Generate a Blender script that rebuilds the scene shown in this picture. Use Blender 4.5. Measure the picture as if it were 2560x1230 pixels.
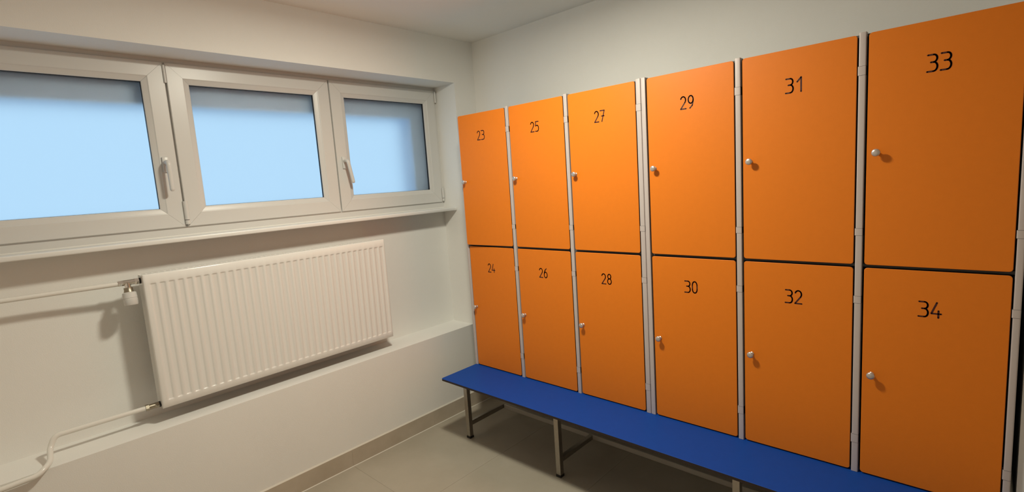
import bpy, bmesh, math, random
from mathutils import Vector, Matrix
random.seed(3)
for o in list(bpy.data.objects): bpy.data.objects.remove(o, do_unlink=True)
S = bpy.context.scene
COL = S.collection

# ------------------------------------------------------------------ camera
cd = bpy.data.cameras.new('camera'); cam = bpy.data.objects.new('camera', cd); COL.objects.link(cam)
cd.sensor_fit = 'HORIZONTAL'; cd.sensor_width = 36.0; cd.lens = 36.0 * 1265.65 / 2560.0
cd.clip_start = 0.02; cd.clip_end = 100
R_ = Vector((0.67595472, -0.73391314, -0.06675872)); U_ = Vector((0.13823045, 0.03728856, 0.98969789)); F_ = Vector((0.72386295, 0.67821904, -0.12665452))
M = Matrix.Identity(4)
for i in range(3): M[i][0] = R_[i]; M[i][1] = U_[i]; M[i][2] = -F_[i]
M.translation = Vector((-2.52924, -2.62514, 1.57465))
cam.matrix_world = M
S.camera = cam

# ------------------------------------------------------------------ sky outside, exposure
W = bpy.data.worlds.new('sky'); S.world = W; W.use_nodes = True
bg = W.node_tree.nodes['Background']; bg.inputs[0].default_value = (0.44, 0.66, 0.85, 1); bg.inputs[1].default_value = 1.15
S.view_settings.view_transform = 'Standard'; S.view_settings.look = 'None'; S.view_settings.gamma = 1; S.view_settings.use_curve_mapping = False
S.view_settings.exposure = 0.0
LAMP_POS = (-1.30, -1.25, 2.535); LAMP_W = 29.5; LAMP_P = 4.0; LAMP_COL = (1.0, 0.965, 0.80)

# ------------------------------------------------------------------ materials
def mat(name, col, rough=0.5, metal=0.0, spec=0.5, var=0.0, vscale=8.0, bump=0.0, bscale=200.0, col2=None, coat=0.0):
    m = bpy.data.materials.new(name); m.use_nodes = True; nt = m.node_tree; b = nt.nodes['Principled BSDF']
    b.inputs['Base Color'].default_value = (*col, 1); b.inputs['Roughness'].default_value = rough; b.inputs['Metallic'].default_value = metal
    b.inputs['Specular IOR Level'].default_value = spec; b.inputs['Coat Weight'].default_value = coat
    tc = nt.nodes.new('ShaderNodeTexCoord')
    if var or col2:
        n = nt.nodes.new('ShaderNodeTexNoise'); n.inputs['Scale'].default_value = vscale; n.inputs['Detail'].default_value = 6; n.inputs['Roughness'].default_value = 0.6
        nt.links.new(tc.outputs['Object'], n.inputs['Vector'])
        r = nt.nodes.new('ShaderNodeValToRGB'); r.color_ramp.elements[0].position = 0.3; r.color_ramp.elements[1].position = 0.7
        c2 = col2 or tuple(c * (1 + var) for c in col); c1 = col if col2 else tuple(c * (1 - var) for c in col)
        r.color_ramp.elements[0].color = (*c1, 1); r.color_ramp.elements[1].color = (*c2, 1)
        nt.links.new(n.outputs['Fac'], r.inputs['Fac']); nt.links.new(r.outputs['Color'], b.inputs['Base Color'])
    if bump:
        n2 = nt.nodes.new('ShaderNodeTexNoise'); n2.inputs['Scale'].default_value = bscale; n2.inputs['Detail'].default_value = 3
        nt.links.new(tc.outputs['Object'], n2.inputs['Vector'])
        bp = nt.nodes.new('ShaderNodeBump'); bp.inputs['Strength'].default_value = bump; bp.inputs['Distance'].default_value = 0.002
        nt.links.new(n2.outputs['Fac'], bp.inputs['Height']); nt.links.new(bp.outputs['Normal'], b.inputs['Normal'])
    return m
m_wall = mat('wall_paint', (0.86, 0.85, 0.815), 0.85, spec=0.25, var=0.012, vscale=3, bump=0.25, bscale=260)
m_ceil = mat('ceiling_paint', (0.92, 0.905, 0.87), 0.9, spec=0.2, var=0.012, vscale=2, bump=0.2, bscale=200)
m_render = mat('outside_render', (0.56, 0.66, 0.80), 0.9, var=0.05, bump=0.3)
m_tile = mat('porcelain_tile', (0.385, 0.345, 0.275), 0.40, spec=0.35, col2=(0.445, 0.402, 0.328), vscale=3.2, bump=0.04, bscale=60)
m_skirt = mat('skirting_tile', (0.46, 0.39, 0.30), 0.45, spec=0.4, col2=(0.55, 0.475, 0.38), vscale=6.0)
m_grout = mat('tile_grout', (0.40, 0.365, 0.30), 0.9)
m_caulk = mat('pale_caulk', (0.66, 0.62, 0.54), 0.6)
m_pvc = mat('white_pvc', (0.68, 0.67, 0.645), 0.32, spec=0.45)
m_pvc2 = mat('sill_laminate', (0.84, 0.83, 0.80), 0.28, spec=0.5)
m_gasket = mat('black_gasket', (0.012, 0.012, 0.014), 0.6)
m_enamel = mat('radiator_enamel', (0.84, 0.825, 0.79), 0.13, spec=0.5)
m_pipe = mat('painted_pipe', (0.82, 0.80, 0.75), 0.22, spec=0.5)
m_chrome = mat('chrome', (0.80, 0.78, 0.74), 0.07, metal=1.0)
m_nickel = mat('dull_nickel', (0.36, 0.32, 0.25), 0.42, metal=1.0)
m_black = mat('black_plastic', (0.015, 0.014, 0.013), 0.5)
m_orange = mat('orange_laminate', (0.79, 0.203, 0.0095), 0.47, spec=0.34, var=0.015, vscale=40, bump=0.06, bscale=700)
m_core = mat('laminate_core', (0.02, 0.010, 0.008), 0.6)
m_carc = mat('carcass_grey', (0.10, 0.095, 0.09), 0.6)
m_alu = mat('anodised_aluminium', (0.58, 0.51, 0.49), 0.42, metal=0.15, spec=0.5)
m_knob = mat('satin_knob', (0.66, 0.61, 0.58), 0.33, metal=0.8)
m_blue = mat('blue_laminate', (0.008, 0.062, 0.34), 0.5, spec=0.1, var=0.03, vscale=30, bump=0.06, bscale=600)
m_steel = mat('galvanised_tube', (0.40, 0.37, 0.33), 0.30, metal=1.0, var=0.06, vscale=60)
m_rail = mat('painted_rail', (0.40, 0.37, 0.33), 0.45, metal=0.2)
m_ink = mat('engraved_number', (0.050, 0.006, 0.005), 0.6)
m_diff = bpy.data.materials.new('lamp_diffuser'); m_diff.use_nodes = True
_b = m_diff.node_tree.nodes['Principled BSDF']; _b.inputs['Base Color'].default_value = (.9, .88, .84, 1)
_b.inputs['Emission Color'].default_value = (1, .88, .72, 1); _b.inputs['Emission Strength'].default_value = 6.0
m_glass = bpy.data.materials.new('frosted_glass'); m_glass.use_nodes = True
_b = m_glass.node_tree.nodes['Principled BSDF']; _b.inputs['Base Color'].default_value = (0.93, 0.97, 1.0, 1); _b.inputs['Roughness'].default_value = 0.75
_b.inputs['Transmission Weight'].default_value = 1.0; _b.inputs['IOR'].default_value = 1.20

# ------------------------------------------------------------------ mesh helpers
class MB:
    def __init__(s): s.v = []; s.f = []; s.m = []
    def box(s, x0, x1, y0, y1, z0, z1, mi=0):
        n = len(s.v); x0, x1 = min(x0, x1), max(x0, x1); y0, y1 = min(y0, y1), max(y0, y1); z0, z1 = min(z0, z1), max(z0, z1)
        s.v += [(x0,y0,z0),(x1,y0,z0),(x1,y1,z0),(x0,y1,z0),(x0,y0,z1),(x1,y0,z1),(x1,y1,z1),(x0,y1,z1)]
        for q in ((0,3,2,1),(4,5,6,7),(0,1,5,4),(1,2,6,5),(2,3,7,6),(3,0,4,7)): s.f.append(tuple(n+i for i in q)); s.m.append(mi)
    def poly(s, pts, mi=0):
        n = len(s.v); s.v += [tuple(p) for p in pts]; s.f.append(tuple(range(n, n+len(pts)))); s.m.append(mi)
    def tube(s, pts, r, seg=16, cap=True, mi=0):
        # swept circle along a polyline of points
        P = [Vector(p) for p in pts]; rings = []
        up = Vector((0, 0, 1))
        for i, p in enumerate(P):
            d = (P[min(i+1, len(P)-1)] - P[max(i-1, 0)]).normalized()
            if i == 0:
                a = d.cross(up) if abs(d.z) < 0.95 else d.cross(Vector((0, 1, 0)))
            else: a = prev - d * prev.dot(d)
            a.normalize(); b = d.cross(a); prev = a
            rr = r[i] if isinstance(r, (list, tuple)) else r
            n = len(s.v)
            for k in range(seg):
                t = 2*math.pi*k/seg; s.v.append(tuple(p + a*(rr*math.cos(t)) + b*(rr*math.sin(t))))
            rings.append(n)
        for i in range(len(rings)-1):
            for k in range(seg):
                k2 = (k+1) % seg; s.f.append((rings[i]+k, rings[i]+k2, rings[i+1]+k2, rings[i+1]+k)); s.m.append(mi)
        if cap:
            s.f.append(tuple(rings[0]+k for k in reversed(range(seg)))); s.m.append(mi)
            s.f.append(tuple(rings[-1]+k for k in range(seg))); s.m.append(mi)
    def build(s, name, mats, parent=None, loc=(0,0,0), bevel=0.0, bseg=2, smooth=False):
        me = bpy.data.meshes.new(name); me.from_pydata(s.v, [], s.f)
        mats = mats if isinstance(mats, (list, tuple)) else [mats]
        for m in mats: me.materials.append(m)
        for p, i in zip(me.polygons, s.m): p.material_index = i
        bm = bmesh.new(); bm.from_mesh(me); bmesh.ops.recalc_face_normals(bm, faces=bm.faces)
        if bevel:
            bmesh.ops.bevel(bm, geom=[e for e in bm.edges if len(e.link_faces) == 2 and e.calc_face_angle(0) > 0.5], offset=bevel, segments=bseg, affect='EDGES', profile=0.5, clamp_overlap=True)
        bm.to_mesh(me); bm.free()
        if smooth: shade(me)
        return link(name, me, parent, loc)
def shade(me, ang=0.6):
    for p in me.polygons: p.use_smooth = True
    me.set_sharp_from_angle(angle=ang)
def link(name, me, parent=None, loc=(0,0,0)):
    o = bpy.data.objects.new(name, me); COL.objects.link(o); o.location = loc
    if parent: o.parent = parent
    return o
def empty(name, loc=(0,0,0), parent=None):
    o = link(name, None, parent, loc); o.empty_display_size = 0.1; return o
def tag(o, label, cat, kind=None, group=None):
    o['label'] = label; o['category'] = cat
    if kind: o['kind'] = kind
    if group: o['group'] = group
    return o
def copy(o, name, parent, loc):
    c = o.copy(); COL.objects.link(c); c.parent = parent; c.location = loc; return c
def bend(pts, rad, n=8):
    # round the corners of a polyline
    P = [Vector(p) for p in pts]; out = [P[0]]
    for i in range(1, len(P)-1):
        a = (P[i-1]-P[i]); b = (P[i+1]-P[i]); r = min(rad, a.length*0.48, b.length*0.48)
        s0 = P[i]+a.normalized()*r; s1 = P[i]+b.normalized()*r
        for k in range(n+1):
            t = k/n; out.append(s0*(1-t)**2 + P[i]*2*t*(1-t) + s1*t*t)
    out.append(P[-1]); return out

# ------------------------------------------------------------------ dimensions of the place (metres)
XW, YS, ZC = -3.25, -4.20, 2.535          # west wall, south wall, ceiling height
NX0, NX1, NZ0, NZ1, ND = -2.66, -0.186, 0.588, 2.253, 0.212   # niche in the window wall
LX = -0.429                                # plane of the locker doors

# ------------------------------------------------------------------ shell
b = MB(); Y1 = 0.42
b.box(XW-.2, .2, 0, Y1, NZ1, ZC+.15)                 # above the niche
b.box(XW-.2, .2, 0, Y1, -.1, NZ0)                    # parapet below
b.box(NX1, .2, 0, Y1, NZ0, NZ1)                      # right of the niche
b.box(XW-.2, NX0, 0, Y1, NZ0, NZ1)                   # left of the niche
b.box(NX0, NX1, ND, Y1, NZ0, 1.425)                  # back of the niche under the window
b.box(NX1-.185, NX1, .275, Y1, 1.425, NZ1, 1)        # outer reveal
b.box(NX0, NX0+.115, .275, Y1, 1.425, NZ1, 1)
b.box(NX0+.115, NX1-.185, .275, Y1, 2.045, NZ1, 1)
b.box(NX0+.115, NX1-.185, .275, Y1, 1.425, 1.50, 1)
o = b.build('wall_north', [m_wall, m_render]); tag(o, 'white painted wall with a long recess for windows and radiator', 'wall', 'structure')
b = MB(); b.box(0, .2, YS-.2, 0, -.1, ZC+.15); o = b.build('wall_east', m_wall); tag(o, 'plain white wall behind and above the orange lockers', 'wall', 'structure')
b = MB(); b.box(XW-.2, XW, YS-.2, 0, -.1, ZC+.15); o = b.build('wall_west', m_wall); tag(o, 'plain white wall across the room from the lockers', 'wall', 'structure')
b = MB(); b.box(XW, 0, YS-.2, YS, -.1, ZC+.15); o = b.build('wall_south', m_wall); tag(o, 'plain white wall opposite the windows', 'wall', 'structure')
b = MB(); b.box(-.412, 0, -3.45, -2.7380, 0, ZC); o = b.build('wall_corner', m_wall); tag(o, 'white wall pier just past the end of the lockers', 'wall', 'structure')
b = MB(); b.box(XW, 0, YS, 0, ZC, ZC+.15); o = b.build('ceiling', m_ceil); tag(o, 'plain white painted ceiling', 'ceiling', 'structure')
b = MB(); b.box(XW-.2, .2, YS-.2, Y1, -.1, -.0015); fl = b.build('floor', m_grout); tag(fl, 'floor of large matt beige grey porcelain tiles', 'floor', 'structure')
T = 0.60; tme = None
nx = int(math.ceil(-XW/T)); ny = int(math.ceil(-YS/T))
for i in range(nx):
    for j in range(ny):
        x1 = -i*T - .0004; x0 = max(-(i+1)*T + .0004, XW); y1 = -j*T - .0004 - .012; y0 = max(-(j+1)*T + .0004 - .012, YS)
        full = x0 > XW and y0 > YS
        if full and tme: link('tile', tme, fl, (x0, y0, 0)); continue
        b = MB(); b.box(0, x1-x0, 0, y1-y0, -.008, 0); t = b.build('tile', m_tile, fl, (x0, y0, 0), bevel=.0003, bseg=1)
        if full: tme = t.data
# tiled skirting along the window wall, with a pale caulk line above and below
sk = empty('baseboard_north', (0, 0, 0)); tag(sk, 'low skirting of beige grey tiles along the window wall', 'baseboard', 'structure')
x = -.002
while x > XW:
    x2 = max(x-.6, XW); b = MB(); b.box(x2+.0003, x-.0003, -.009, 0, .003, .1005); b.build('tile', m_skirt, sk); x = x2
b = MB(); b.poly([(XW,-.0085,.1005),(0,-.0085,.1005),(0,0,.1065),(XW,0,.1065)]); b.poly([(XW,-.0085,.0995),(0,-.0085,.0995),(0,-.0085,.1005),(XW,-.0085,.1005)]); b.build('caulk_line', m_caulk, sk)
b = MB(); b.poly([(XW,-.009,.004),(0,-.009,.004),(0,-.013,.0004),(XW,-.013,.0004)]); b.build('grout_line', m_caulk, sk)

# ------------------------------------------------------------------ ceiling lamp (just above the picture)
lp = empty('ceiling_lamp', LAMP_POS); tag(lp, 'small round white lamp mounted flat on the ceiling', 'lamp')
b = MB(); b.tube([(0,0,0),(0,0,-.03),(0,0,-.034)], [.150,.150,.146], 40); b.build('housing', m_pvc, lp, smooth=True)
b = MB(); b.tube([(0,0,-.034),(0,0,-.040),(0,0,-.043)], [.125,.120,.105], 40); b.build('diffuser', m_diff, lp, smooth=True)
ld = bpy.data.lights.new('lamp_light', 'AREA'); ld.shape = 'DISK'; ld.size = .22; ld.energy = LAMP_W; ld.color = LAMP_COL
lo = bpy.data.objects.new('lamp_light', ld); COL.objects.link(lo); lo.parent = lp; lo.location = (0, 0, -.046)
pd = bpy.data.lights.new('lamp_glow', 'POINT'); pd.energy = LAMP_P; pd.color = LAMP_COL; pd.shadow_soft_size = .05
po = bpy.data.objects.new('lamp_glow', pd); COL.objects.link(po); po.parent = lp; po.location = (0, 0, -.098)

# ------------------------------------------------------------------ window
FY = 0.212
win = empty('window_1', (0, FY, 1.425)); tag(win, 'wide white plastic window of three frosted sashes in the recess', 'window', 'structure')
def wmb(): return MB()
wl = (0, -FY, -1.425)
SZ0, SZ1 = 1.462, 2.232
sashes = [(-2.612, -1.807, 'sash'), (-1.799, -0.990, 'sash'), (-0.982, -0.205, 'sash')]
b = MB()
b.box(NX0, NX1, FY, .275, 1.425, 1.475); b.box(NX0, NX1, FY, .275, 2.222, NZ1)
b.box(NX0, -2.60, FY, .275, 1.475, 2.222); b.box(-.217, NX1, FY, .275, 1.475, 2.222)
for mx in (-1.803, -.986): b.box(mx-.03, mx+.03, FY+.004, .275, 1.475, 2.222)
b.build('frame', m_pvc, win, wl)
SW = .093
prof = [(0, .262), (0, .2025), (.0025, .200), (.066, .200), (.0685, .2010), (.0705, .2028), (.086, .2085), (.0915, .2110), (SW, .2130), (SW, .2285)]
def sash(x0, x1):
    b = MB(); g = .00035
    def ring(s): return [(x0+s, SZ0+s), (x1-s, SZ0+s), (x1-s, SZ1-s), (x0+s, SZ1-s)]
    for k in range(4):
        k2 = (k+1) % 4; a0 = []; a1 = []
        for s, y in prof:
            r = ring(s); p, q = Vector(r[k]), Vector(r[k2]); d = (q-p).normalized()*g
            a0.append((p.x+d.x, y, p.y+d.y)); a1.append((q.x-d.x, y, q.y-d.y))
        for i in range(len(prof)-1): b.poly([a0[i], a1[i], a1[i+1], a0[i+1]])
        b.poly(a0); b.poly(list(reversed(a1)))
    s_ = b.build('sash', m_pvc, win, wl); gx0, gx1, gz0, gz1 = x0+SW, x1-SW, SZ0+SW, SZ1-SW
    b = MB(); b.box(gx0-.008, gx1+.008, .2285, .2345, gz0-.008, gz1+.008); b.build('pane', m_glass, s_)
    b = MB(); t = .0008
    b.box(gx0-.001, gx0+t, .2150, .2286, gz0, gz1); b.box(gx1-t, gx1+.001, .2150, .2286, gz0, gz1)
    b.box(gx0, gx1, .2150, .2286, gz0-.001, gz0+t); b.box(gx0, gx1, .2150, .2286, gz1-t, gz1+.001)
    b.box(gx0-.01, gx1+.01, .2346, .245, gz0-.02, gz0); b.box(gx0-.01, gx1+.01, .2346, .245, gz1, gz1+.02)
    b.build('gasket', m_gasket, s_)
    return s_
def handle(par, x, z, tilt):
    h = MB(); h.box(-.014, .014, -.010, 0, -.036, .036)
    ro = h.build('handle_plate', m_pvc, par, (x, .200, z), bevel=.004, bseg=2, smooth=True)
    b = MB(); pts = bend([(0, -.006, .010), (0, -.048, .012), (0, -.050, -.118)], .020, 8)
    rr = [.0095]*len(pts); rr[-1] = .0085
    b.tube(pts, rr, 16); b.tube([(0,-.050,-.116),(0,-.050,-.122),(0,-.050,-.126)], [.0087,.0075,.004], 16)
    lv = b.build('handle', m_pvc, par, (x, .200, z), smooth=True); lv.rotation_euler = (0, tilt, 0); lv.scale = (1.15, 1, 1)
def hinge(par, x, z0, z1, r=.0075, cap=True):
    b = MB(); b.tube([(x,.196,z0+(.022 if cap else 0)),(x,.196,z1)], r, 16)
    if cap: b.tube([(x,.196,z0),(x,.196,z0+.0195)], r, 16)
    hg = b.build('hinge', m_pvc, par, smooth=True)
    if cap:
        b = MB(); b.tube([(x,.196,z0+.019),(x,.196,z0+.0225)], r*.8, 12); b.build('hinge_washer', m_gasket, win, wl)
s1, s2, s3 = [sash(a, c) for a, c, n in sashes]
handle(s1, -1.8535, 1.760, 0.0); handle(s3, -.9380, 1.752, -.17)
hinge(s2, -1.8055, 2.138, 2.219, .0055, False); hinge(s2, -1.7985, 1.474, 1.585, .0110)
hinge(s3, -.2000, 2.150, 2.226, .0060, False); hinge(s3, -.1985, 1.468, 1.560, .0075)
# sill
b = MB(); b.box(NX0, NX1, .071, .2125, 1.399, 1.4205); o = b.build('trim_1', m_pvc2, bevel=.005, bseg=3, smooth=True); tag(o, 'white window sill board across the recess above the radiator', 'window sill', 'structure')

# ------------------------------------------------------------------ radiator
RX0, RX1, RZ0, RZ1, RY, RD = -2.041, -0.811, 0.662, 1.277, 0.050, 0.100
rad = empty('radiator', (RX0, RY+RD/2, RZ0)); tag(rad, 'white fluted panel radiator in the wall recess under the windows', 'radiator')
rl = (-RX0, -(RY+RD/2), -RZ0)
NF = 34; p0, p1 = -2.005, -.838; pitch = (p1-p0)/(NF-1); FZ0, FZ1, SL = .6945, 1.2365, .0078; DEP = .0044
xs = [RX0, RX0+.0008, RX0+.003, RX0+.0065]; 
prf = [(-.5, 0), (-.43, 0), (-.36, .12), (-.28, .55), (-.21, .94), (-.17, 1), (.17, 1), (.21, .94), (.28, .55), (.36, .12), (.43, 0)]
cols = [(RX0, 'e', .010), (RX0+.0012, 'e', .003), (RX0+.0045, 'e', .0), (RX0+.012, 'e', 0)]
for i in range(NF):
    for u, d in prf: cols.append((p0+pitch*(i+u), 'f', d))
cols += [(p1+.5*pitch, 'f', 0), (RX1-.0045, 'e', 0), (RX1-.0012, 'e', .003), (RX1, 'e', .010)]
rows = [(RZ0, .010, 0), (RZ0+.0012, .003, 0), (RZ0+.0045, 0, 0), (FZ0, 0, 0), (FZ0+SL*.15, 0, .06), (FZ0+SL*.5, 0, .5), (FZ0+SL*.85, 0, .94), (FZ0+SL, 0, 1),
        (FZ1-SL, 0, 1), (FZ1-SL*.85, 0, .94), (FZ1-SL*.5, 0, .5), (FZ1-SL*.15, 0, .06), (FZ1, 0, 0), (RZ1-.0045, 0, 0), (RZ1-.0012, .003, 0), (RZ1, .010, 0)]
b = MB(); nc = len(cols)
for z, e, fl_ in rows:
    for x, k, d in cols: b.v.append((x, RY + (max(e, d) if k == 'e' else max(e, d*fl_*DEP)), z))
for r in range(len(rows)-1):
    for c in range(nc-1): b.f.append((r*nc+c, r*nc+c+1, (r+1)*nc+c+1, (r+1)*nc+c)); b.m.append(0)
fp = b.build('front_panel', m_enamel, rad, rl); shade(fp.data, 0.9)
b = MB(); b.box(RX0+.006, RX1-.006, RY+RD-.012, RY+RD, RZ0+.01, RZ1-.02); b.build('back_panel', m_enamel, rad, rl, bevel=.003)
for x0, x1 in ((RX0+.002, RX0+.004), (RX1-.004, RX1-.002)):
    b = MB(); b.box(x0, x1, RY+.009, RY+RD-.004, RZ0+.015, RZ1-.012); b.build('side_panel', m_enamel, rad, rl)
b = MB(); b.box(RX0+.004, RX1-.004, RY+.010, RY+.016, RZ1-.014, RZ1-.004); b.box(RX0+.004, RX1-.004, RY+RD-.012, RY+RD-.004, RZ1-.014, RZ1-.004)
b.box(RX0+.004, RX1-.004, RY+.047, RY+.053, RZ1-.012, RZ1-.005)
x = RX0+.004
while x < RX1-.012: b.box(x, x+.010, RY+.014, RY+RD-.008, RZ1-.010, RZ1-.007); x += .024
b.build('top_grille', m_enamel, rad, rl)
b = MB()
for zz in (RZ0+.05, RZ1-.06): b.tube([(RX0+.03, RY+.03, zz), (RX1-.03, RY+.03, zz)], .016, 12)
b.build('water_channel', m_enamel, rad, rl)
for bx in (-1.82, -1.02):
    for bz in (RZ0+.08, RZ1-.16):
        b = MB(); b.box(bx-.015, bx+.015, RY+RD, ND-.0006, bz, bz+.04); b.build('wall_bracket', m_enamel, rad, rl)
# thermostatic valve on the upper connection
VY, VZ = .100, 1.249
b = MB(); b.tube([(-2.038,VY,VZ),(-2.046,VY,VZ)], .0135, 12); b.build('valve_collar', m_black, rad, rl)
b = MB(); b.tube([(-2.046,VY,VZ),(-2.062,VY,VZ)], .0150, 6); b.tube([(-2.060,VY,VZ),(-2.108,VY,VZ)], .0118, 18)
b.tube([(-2.103,VY,VZ),(-2.120,VY,VZ)], .0130, 6); b.tube([(-2.088,VY,VZ),(-2.088,VY-.006,VZ-.024)], .0120, 18)
vb = b.build('valve', m_chrome, rad, rl); shade(vb.data, .5)
b = MB(); A = Vector((-2.088, VY-.006, VZ-.022)); D = Vector((0, -.18, -1)).normalized()
b.tube([A, A+D*.012, A+D*.014, A+D*.020], [.0165,.0165,.0175,.0185], 24); b.build('valve_ring', m_nickel, vb, smooth=True)
b = MB(); b.tube([A+D*t for t in (.020,.023,.046,.047,.049,.050,.074,.078,.079)], [.0200,.0255,.0268,.0254,.0254,.0268,.0255,.0230,.012], 28); b.build('thermostat_head', m_pvc, vb, smooth=True)
# lower return fitting
LYp, LZp = .100, .674
b = MB(); b.tube([(-2.038,LYp,LZp),(-2.045,LYp,LZp)], .0135, 12); b.build('union_collar', m_black, rad, rl)
b = MB(); b.tube([(-2.045,LYp,LZp),(-2.060,LYp,LZp)], .0130, 6); b.tube([(-2.059,LYp,LZp),(-2.086,LYp,LZp)], .0122, 18); b.tube([(-2.084,LYp,LZp),(-2.096,LYp,LZp)], .0150, 6)
ub = b.build('return_union', m_nickel, rad, rl); shade(ub.data, .5)
# pipes
b = MB(); pts = bend([(-2.119,VY,VZ-.001),(-2.31,VY+.011,VZ+.0005),(-2.40,VY+.013,VZ+.001),(-2.652,VY+.013,VZ+.006)], .04, 10)
b.tube(pts, .0100, 18); o = b.build('heating_pipe', m_pipe, smooth=True); tag(o, 'white painted heating pipe running along the recess to the radiator thermostat valve', 'pipe')
b = MB(); pts = bend([(-2.095,LYp,LZp),(-2.404,LYp-.002,LZp+.003),(-2.424,.086,.636),(-2.432,.028,.604),(-2.449,-.012,.602),(-2.475,-.028,.586),(-2.60,-.028,.580),(-3.249,-.028,.580)], .020, 10)
b.tube(pts, .0100, 18); o = b.build('heating_pipe', m_pipe, smooth=True); tag(o, 'white painted heating pipe with a double bend, joined to the bottom of the radiator', 'pipe')

# ------------------------------------------------------------------ bench under the lockers
BZ, BT = .4265, .013; BX0, BY0, BY1 = -.719, -.271, -2.7235
bench = empty('bench', ((BX0)/2, (BY0+BY1)/2, 0)); bl = (-(BX0)/2, -(BY0+BY1)/2, 0)
tag(bench, 'long low blue bench on grey metal legs in front of the orange lockers', 'bench')
b = MB()
def rrect(x0, x1, y0, y1, r, n=5):
    o = []
    for cx, cy, a in ((x1-r, y1-r, 0), (x0+r, y1-r, 90), (x0+r, y0+r, 180), (x1-r, y0+r, 270)):
        for k in range(n+1): t = math.radians(a+90*k/n); o.append((cx+r*math.cos(t), cy+r*math.sin(t)))
    return o
def plate(b, pts3_top, pts3_bot, mi_face, mi_edge, inset=None):
    n = len(b.v); k = len(pts3_top)
    b.v += [tuple(p) for p in pts3_top] + [tuple(p) for p in pts3_bot]
    b.f.append(tuple(n+i for i in range(k))); b.m.append(mi_face)
    b.f.append(tuple(n+k+i for i in reversed(range(k)))); b.m.append(mi_face)
    for i in range(k): j = (i+1) % k; b.f.append((n+i, n+k+i, n+k+j, n+j)); b.m.append(mi_edge)
o1 = rrect(BX0, -.02, BY1, BY0, .012); o2 = rrect(BX0+.0015, -.0215, BY1+.0015, BY0-.0015, .0105)
n = len(o1); b.v += [(x,y,BZ) for x,y in o2] + [(x,y,BZ-.0015) for x,y in o1] + [(x,y,BZ-BT) for x,y in o1]
b.f.append(tuple(range(n))); b.m.append(0)
for i in range(n):
    j = (i+1) % n; b.f.append((i, n+i, n+j, j)); b.m.append(0); b.f.append((n+i, 2*n+i, 2*n+j, n+j)); b.m.append(1)
b.f.append(tuple(2*n+i for i in range(n))); b.m.append(1)
b.build('seat_board', [m_blue, m_core], bench, bl)
LT = .030
for ly in (-.335, -1.042, -1.957, -2.665):
    for lx in (-.583, -.060):
        b = MB(); b.box(lx, lx+LT, ly, ly+LT, .012, BZ-BT); lg = b.build('leg', m_steel, bench, bl, bevel=.003, bseg=2)
        b = MB(); b.box(lx-.0006, lx+LT+.0006, ly-.0006, ly+LT+.0006, 0, .013); b.build('foot_cap', m_black, lg)
    b = MB(); b.box(-.553, -.060, ly+.003, ly+LT-.003, .078, .106); b.build('stretcher', m_steel, bench, bl, bevel=.002, bseg=1)
    b = MB(); b.box(-.553, -.060, ly+.003, ly+LT-.003, BZ-BT-.028, BZ-BT); b.build('bearer', m_steel, bench, bl, bevel=.002, bseg=1)
b = MB(); b.box(-.270, -.242, -2.665, -.335, .080, .108); b.build('long_rail', m_rail, bench, bl, bevel=.002, bseg=1)

# ------------------------------------------------------------------ lockers
DW, PIT, DTH = .370, .402, .012
DZ = {0: (1.2045, 1.980), 1: (.4315, 1.1935)}       # upper, lower door
# stroke figures on a 0..1 x 0..1 grid, lines drawn as an engraver's cutter would
def arc(cx, cy, rx, ry, a0, a1, n=10): return [(cx+rx*math.cos(math.radians(a0+(a1-a0)*k/n)), cy+ry*math.sin(math.radians(a0+(a1-a0)*k/n))) for k in range(n+1)]
DIG = {
 '0': [arc(.5,.68,.40,.32,0,180)+arc(.5,.32,.40,.32,180,360)+[(.90,.68)]],
 '1': [[(.22,.70),(.72,1.0),(.72,0)]],
 '2': [arc(.5,.72,.42,.28,160,-20,12)+[(.80,.52),(.06,0),(.96,0)]],
 '3': [[(.06,1.0),(.62,1.0)]+arc(.62,.775,.32,.225,90,-90,10)+[(.36,.55)], [(.62,.55)]+arc(.62,.275,.36,.275,90,-90,10)+[(.02,0)]],
 '4': [[(.56,1.0),(.04,.26),(1.0,.26)],[(.74,.46),(.74,0)]],
 '5': [[(.90,1.0),(.18,1.0),(.14,.56),(.5,.62)]+arc(.5,.31,.42,.31,90,-90,10)+[(.06,.02)]],
 '6': [[(.74,1.0),(.42,.86)]+arc(.5,.31,.41,.31,150,520,20), [(.42,.86),(.16,.56),(.12,.42)]],
 '7': [[(.06,1.0),(.94,1.0),(.36,0)],[(.34,.50),(.88,.50)]],
 '8': [arc(.5,.77,.34,.23,0,360,18), arc(.5,.275,.41,.275,0,360,18)],
 '9': [arc(.5,.69,.41,.31,0,360,18), [(.91,.69),(.89,.52),(.74,.20),(.34,0)]],
}
def number_mesh(txt):
    b = MB(); H, Wd, SP, hw = .050, .0255, .0325, .0026
    for ci, ch in enumerate(txt):
        for st in DIG[ch]:
            P = [Vector((ci*SP + x*Wd, y*H)) for x, y in st]
            for i in range(len(P)-1):
                d = (P[i+1]-P[i]); 
                if d.length < 1e-6: continue
                d.normalize(); nn = Vector((-d.y, d.x))*hw
                q = [P[i]+nn, P[i+1]+nn, P[i+1]-nn, P[i]-nn]; b.poly([(-.0004, -v.x, v.y) for v in q])
            for p in P: b.poly([(-.0004, -(p.x+hw*math.cos(t*math.pi/5)), p.y+hw*math.sin(t*math.pi/5)) for t in range(10)])
    me = bpy.data.meshes.new('number'); me.from_pydata(b.v, [], b.f); me.materials.append(m_ink)
    bm = bmesh.new(); bm.from_mesh(me)
    for f in bm.faces:
        f.normal_update()
        if f.normal.x > 0: f.normal_flip()
    bm.to_mesh(me); bm.free(); return me
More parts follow.
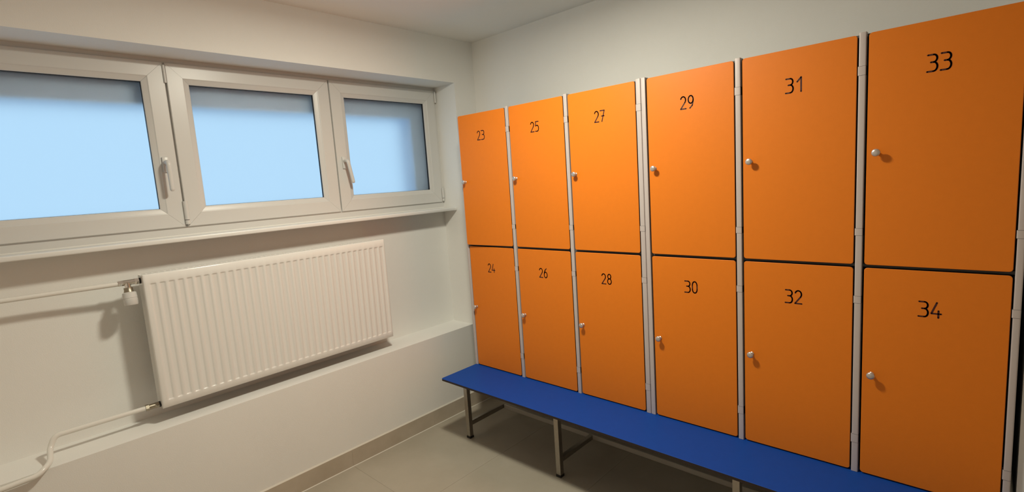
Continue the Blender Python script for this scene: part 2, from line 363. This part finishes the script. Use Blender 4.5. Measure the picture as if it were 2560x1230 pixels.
# door mesh: local origin on the hinge edge, leaf runs to +Y, face towards -X
def door_mesh(h):
    b = MB(); r = .010; bv = .0014
    o1 = rrect(0, DW, 0, h, r); o2 = rrect(bv, DW-bv, bv, h-bv, r-bv); n = len(o1)
    b.v += [(0, y, z) for y, z in o2] + [(bv, y, z) for y, z in o1] + [(DTH, y, z) for y, z in o1]
    b.f.append(tuple(range(n))); b.m.append(0)
    for i in range(n):
        j = (i+1) % n; b.f.append((i, n+i, n+j, j)); b.m.append(0); b.f.append((n+i, 2*n+i, 2*n+j, n+j)); b.m.append(1)
    b.f.append(tuple(2*n+i for i in range(n))); b.m.append(0)
    o = b.build('door', [m_orange, m_core]); me = o.data; bpy.data.objects.remove(o); return me
dme = {k: door_mesh(DZ[k][1]-DZ[k][0]) for k in DZ}
b = MB(); kp = [(0,.0075),(-.0015,.0080),(-.004,.0052),(-.013,.0050),(-.016,.0085),(-.018,.0118),(-.0205,.0128),(-.0225,.0124),(-.0245,.0105),(-.0258,.0070),(-.0264,.0030)]
b.tube([(x,0,0) for x, r in kp], [r for x, r in kp], 24); ko = b.build('knob', m_knob, smooth=True); kme = ko.data; bpy.data.objects.remove(ko)
HZ = [(1.848,1.877),(1.307,1.331),(1.065,1.090),(.541,.572)]
def prism(x0, x1, y0, y1, z0, z1, r, n=4):
    # upright bar whose two front corners (towards -X) are rounded
    o = [(x1, y0), (x1, y1)]
    for k in range(n+1): t = math.radians(90*k/n); o.append((x0+r-r*math.sin(t), y1-r+r*math.cos(t)))
    for k in range(n+1): t = math.radians(90*k/n); o.append((x0+r-r*math.cos(t), y0+r-r*math.sin(t)))
    b = MB(); m = len(o); b.v = [(x, y, z0) for x, y in o] + [(x, y, z1) for x, y in o]
    b.f = [tuple(range(m)), tuple(range(m, 2*m))] + [(i, (i+1) % m, m+(i+1) % m, m+i) for i in range(m)]; b.m = [0]*len(b.f)
    return b
def unit(yl, yr, nums, label):
    root = empty('locker_cabinet', (-.21, (yl+yr)/2, BZ)); rl = (.21, -(yl+yr)/2, -BZ); tag(root, label, 'locker', group='rows of orange lockers')
    z0, z1 = BZ+.001, 1.982; ends = []
    # carcass
    b = MB(); t = .010
    b.box(LX+.020, -.012, yr, yl, z1-t, z1); b.box(LX+.020, -.012, yr, yl, z0, z0+t); b.box(-.016, -.010, yr, yl, z0, z1)
    b.box(LX+.020, -.016, yr, yl, 1.194, 1.204)
    L = [yl-.026-i*PIT if yl > -1 else yl-.028-i*PIT for i in range(3)]
    for y in (yl-.008, L[0]-DW-.016, L[1]-DW-.016, yr+.008): b.box(LX+.020, -.016, y-.005, y+.005, z0+t, z1-t)
    b.build('carcass', m_carc, root, rl)
    posts = [(yl-.0215, yl), (L[0]-DW-.0255, L[0]-DW-.0045), (L[1]-DW-.0255, L[1]-DW-.0045), (yr, L[2]-DW-.0045)]
    for pi, (a, c) in enumerate(posts):
        p = prism(LX-.0015, LX+.030, a, c, z0, 1.986, .0035).build('post', m_alu, root, rl); shade(p.data, .7)
        if pi:
            for h0, h1 in HZ:
                hs = prism(LX-.0019, LX+.020, a-.0001, c+.0022, h0, h1, .0035).build('hinge_sleeve', m_alu, p); shade(hs.data, .7)
                prism(LX-.0017, LX+.020, a-.0001, c+.0004, h0-.0010, h1+.0010, .0035).build('hinge_joint', m_carc, p)
    for ci in range(3):
        for row in (0, 1):
            num = nums[ci][row]; zb = DZ[row][0]
            d = link('door', dme[row], root, (LX+rl[0], L[ci]-DW+rl[1], zb+rl[2])); d['label'] = 'orange locker door marked %s' % num
            if num == '23': d.rotation_euler = (0, 0, math.radians(2.6))
            k = link('knob', kme, d, (0, DW-.028, (1.588 if row == 0 else .812)-zb))
            link('number', number_mesh(num), d, (0, DW-.1515, (1.826 if row == 0 else 1.041)-zb))
    return root
unit(-.2695, -1.4975, [('23','24'),('25','26'),('27','28')], 'orange locker cabinet with doors 23 to 28, next to the window wall')
unit(-1.4995, -2.7235, [('29','30'),('31','32'),('33','34')], 'orange locker cabinet with doors 29 to 34')
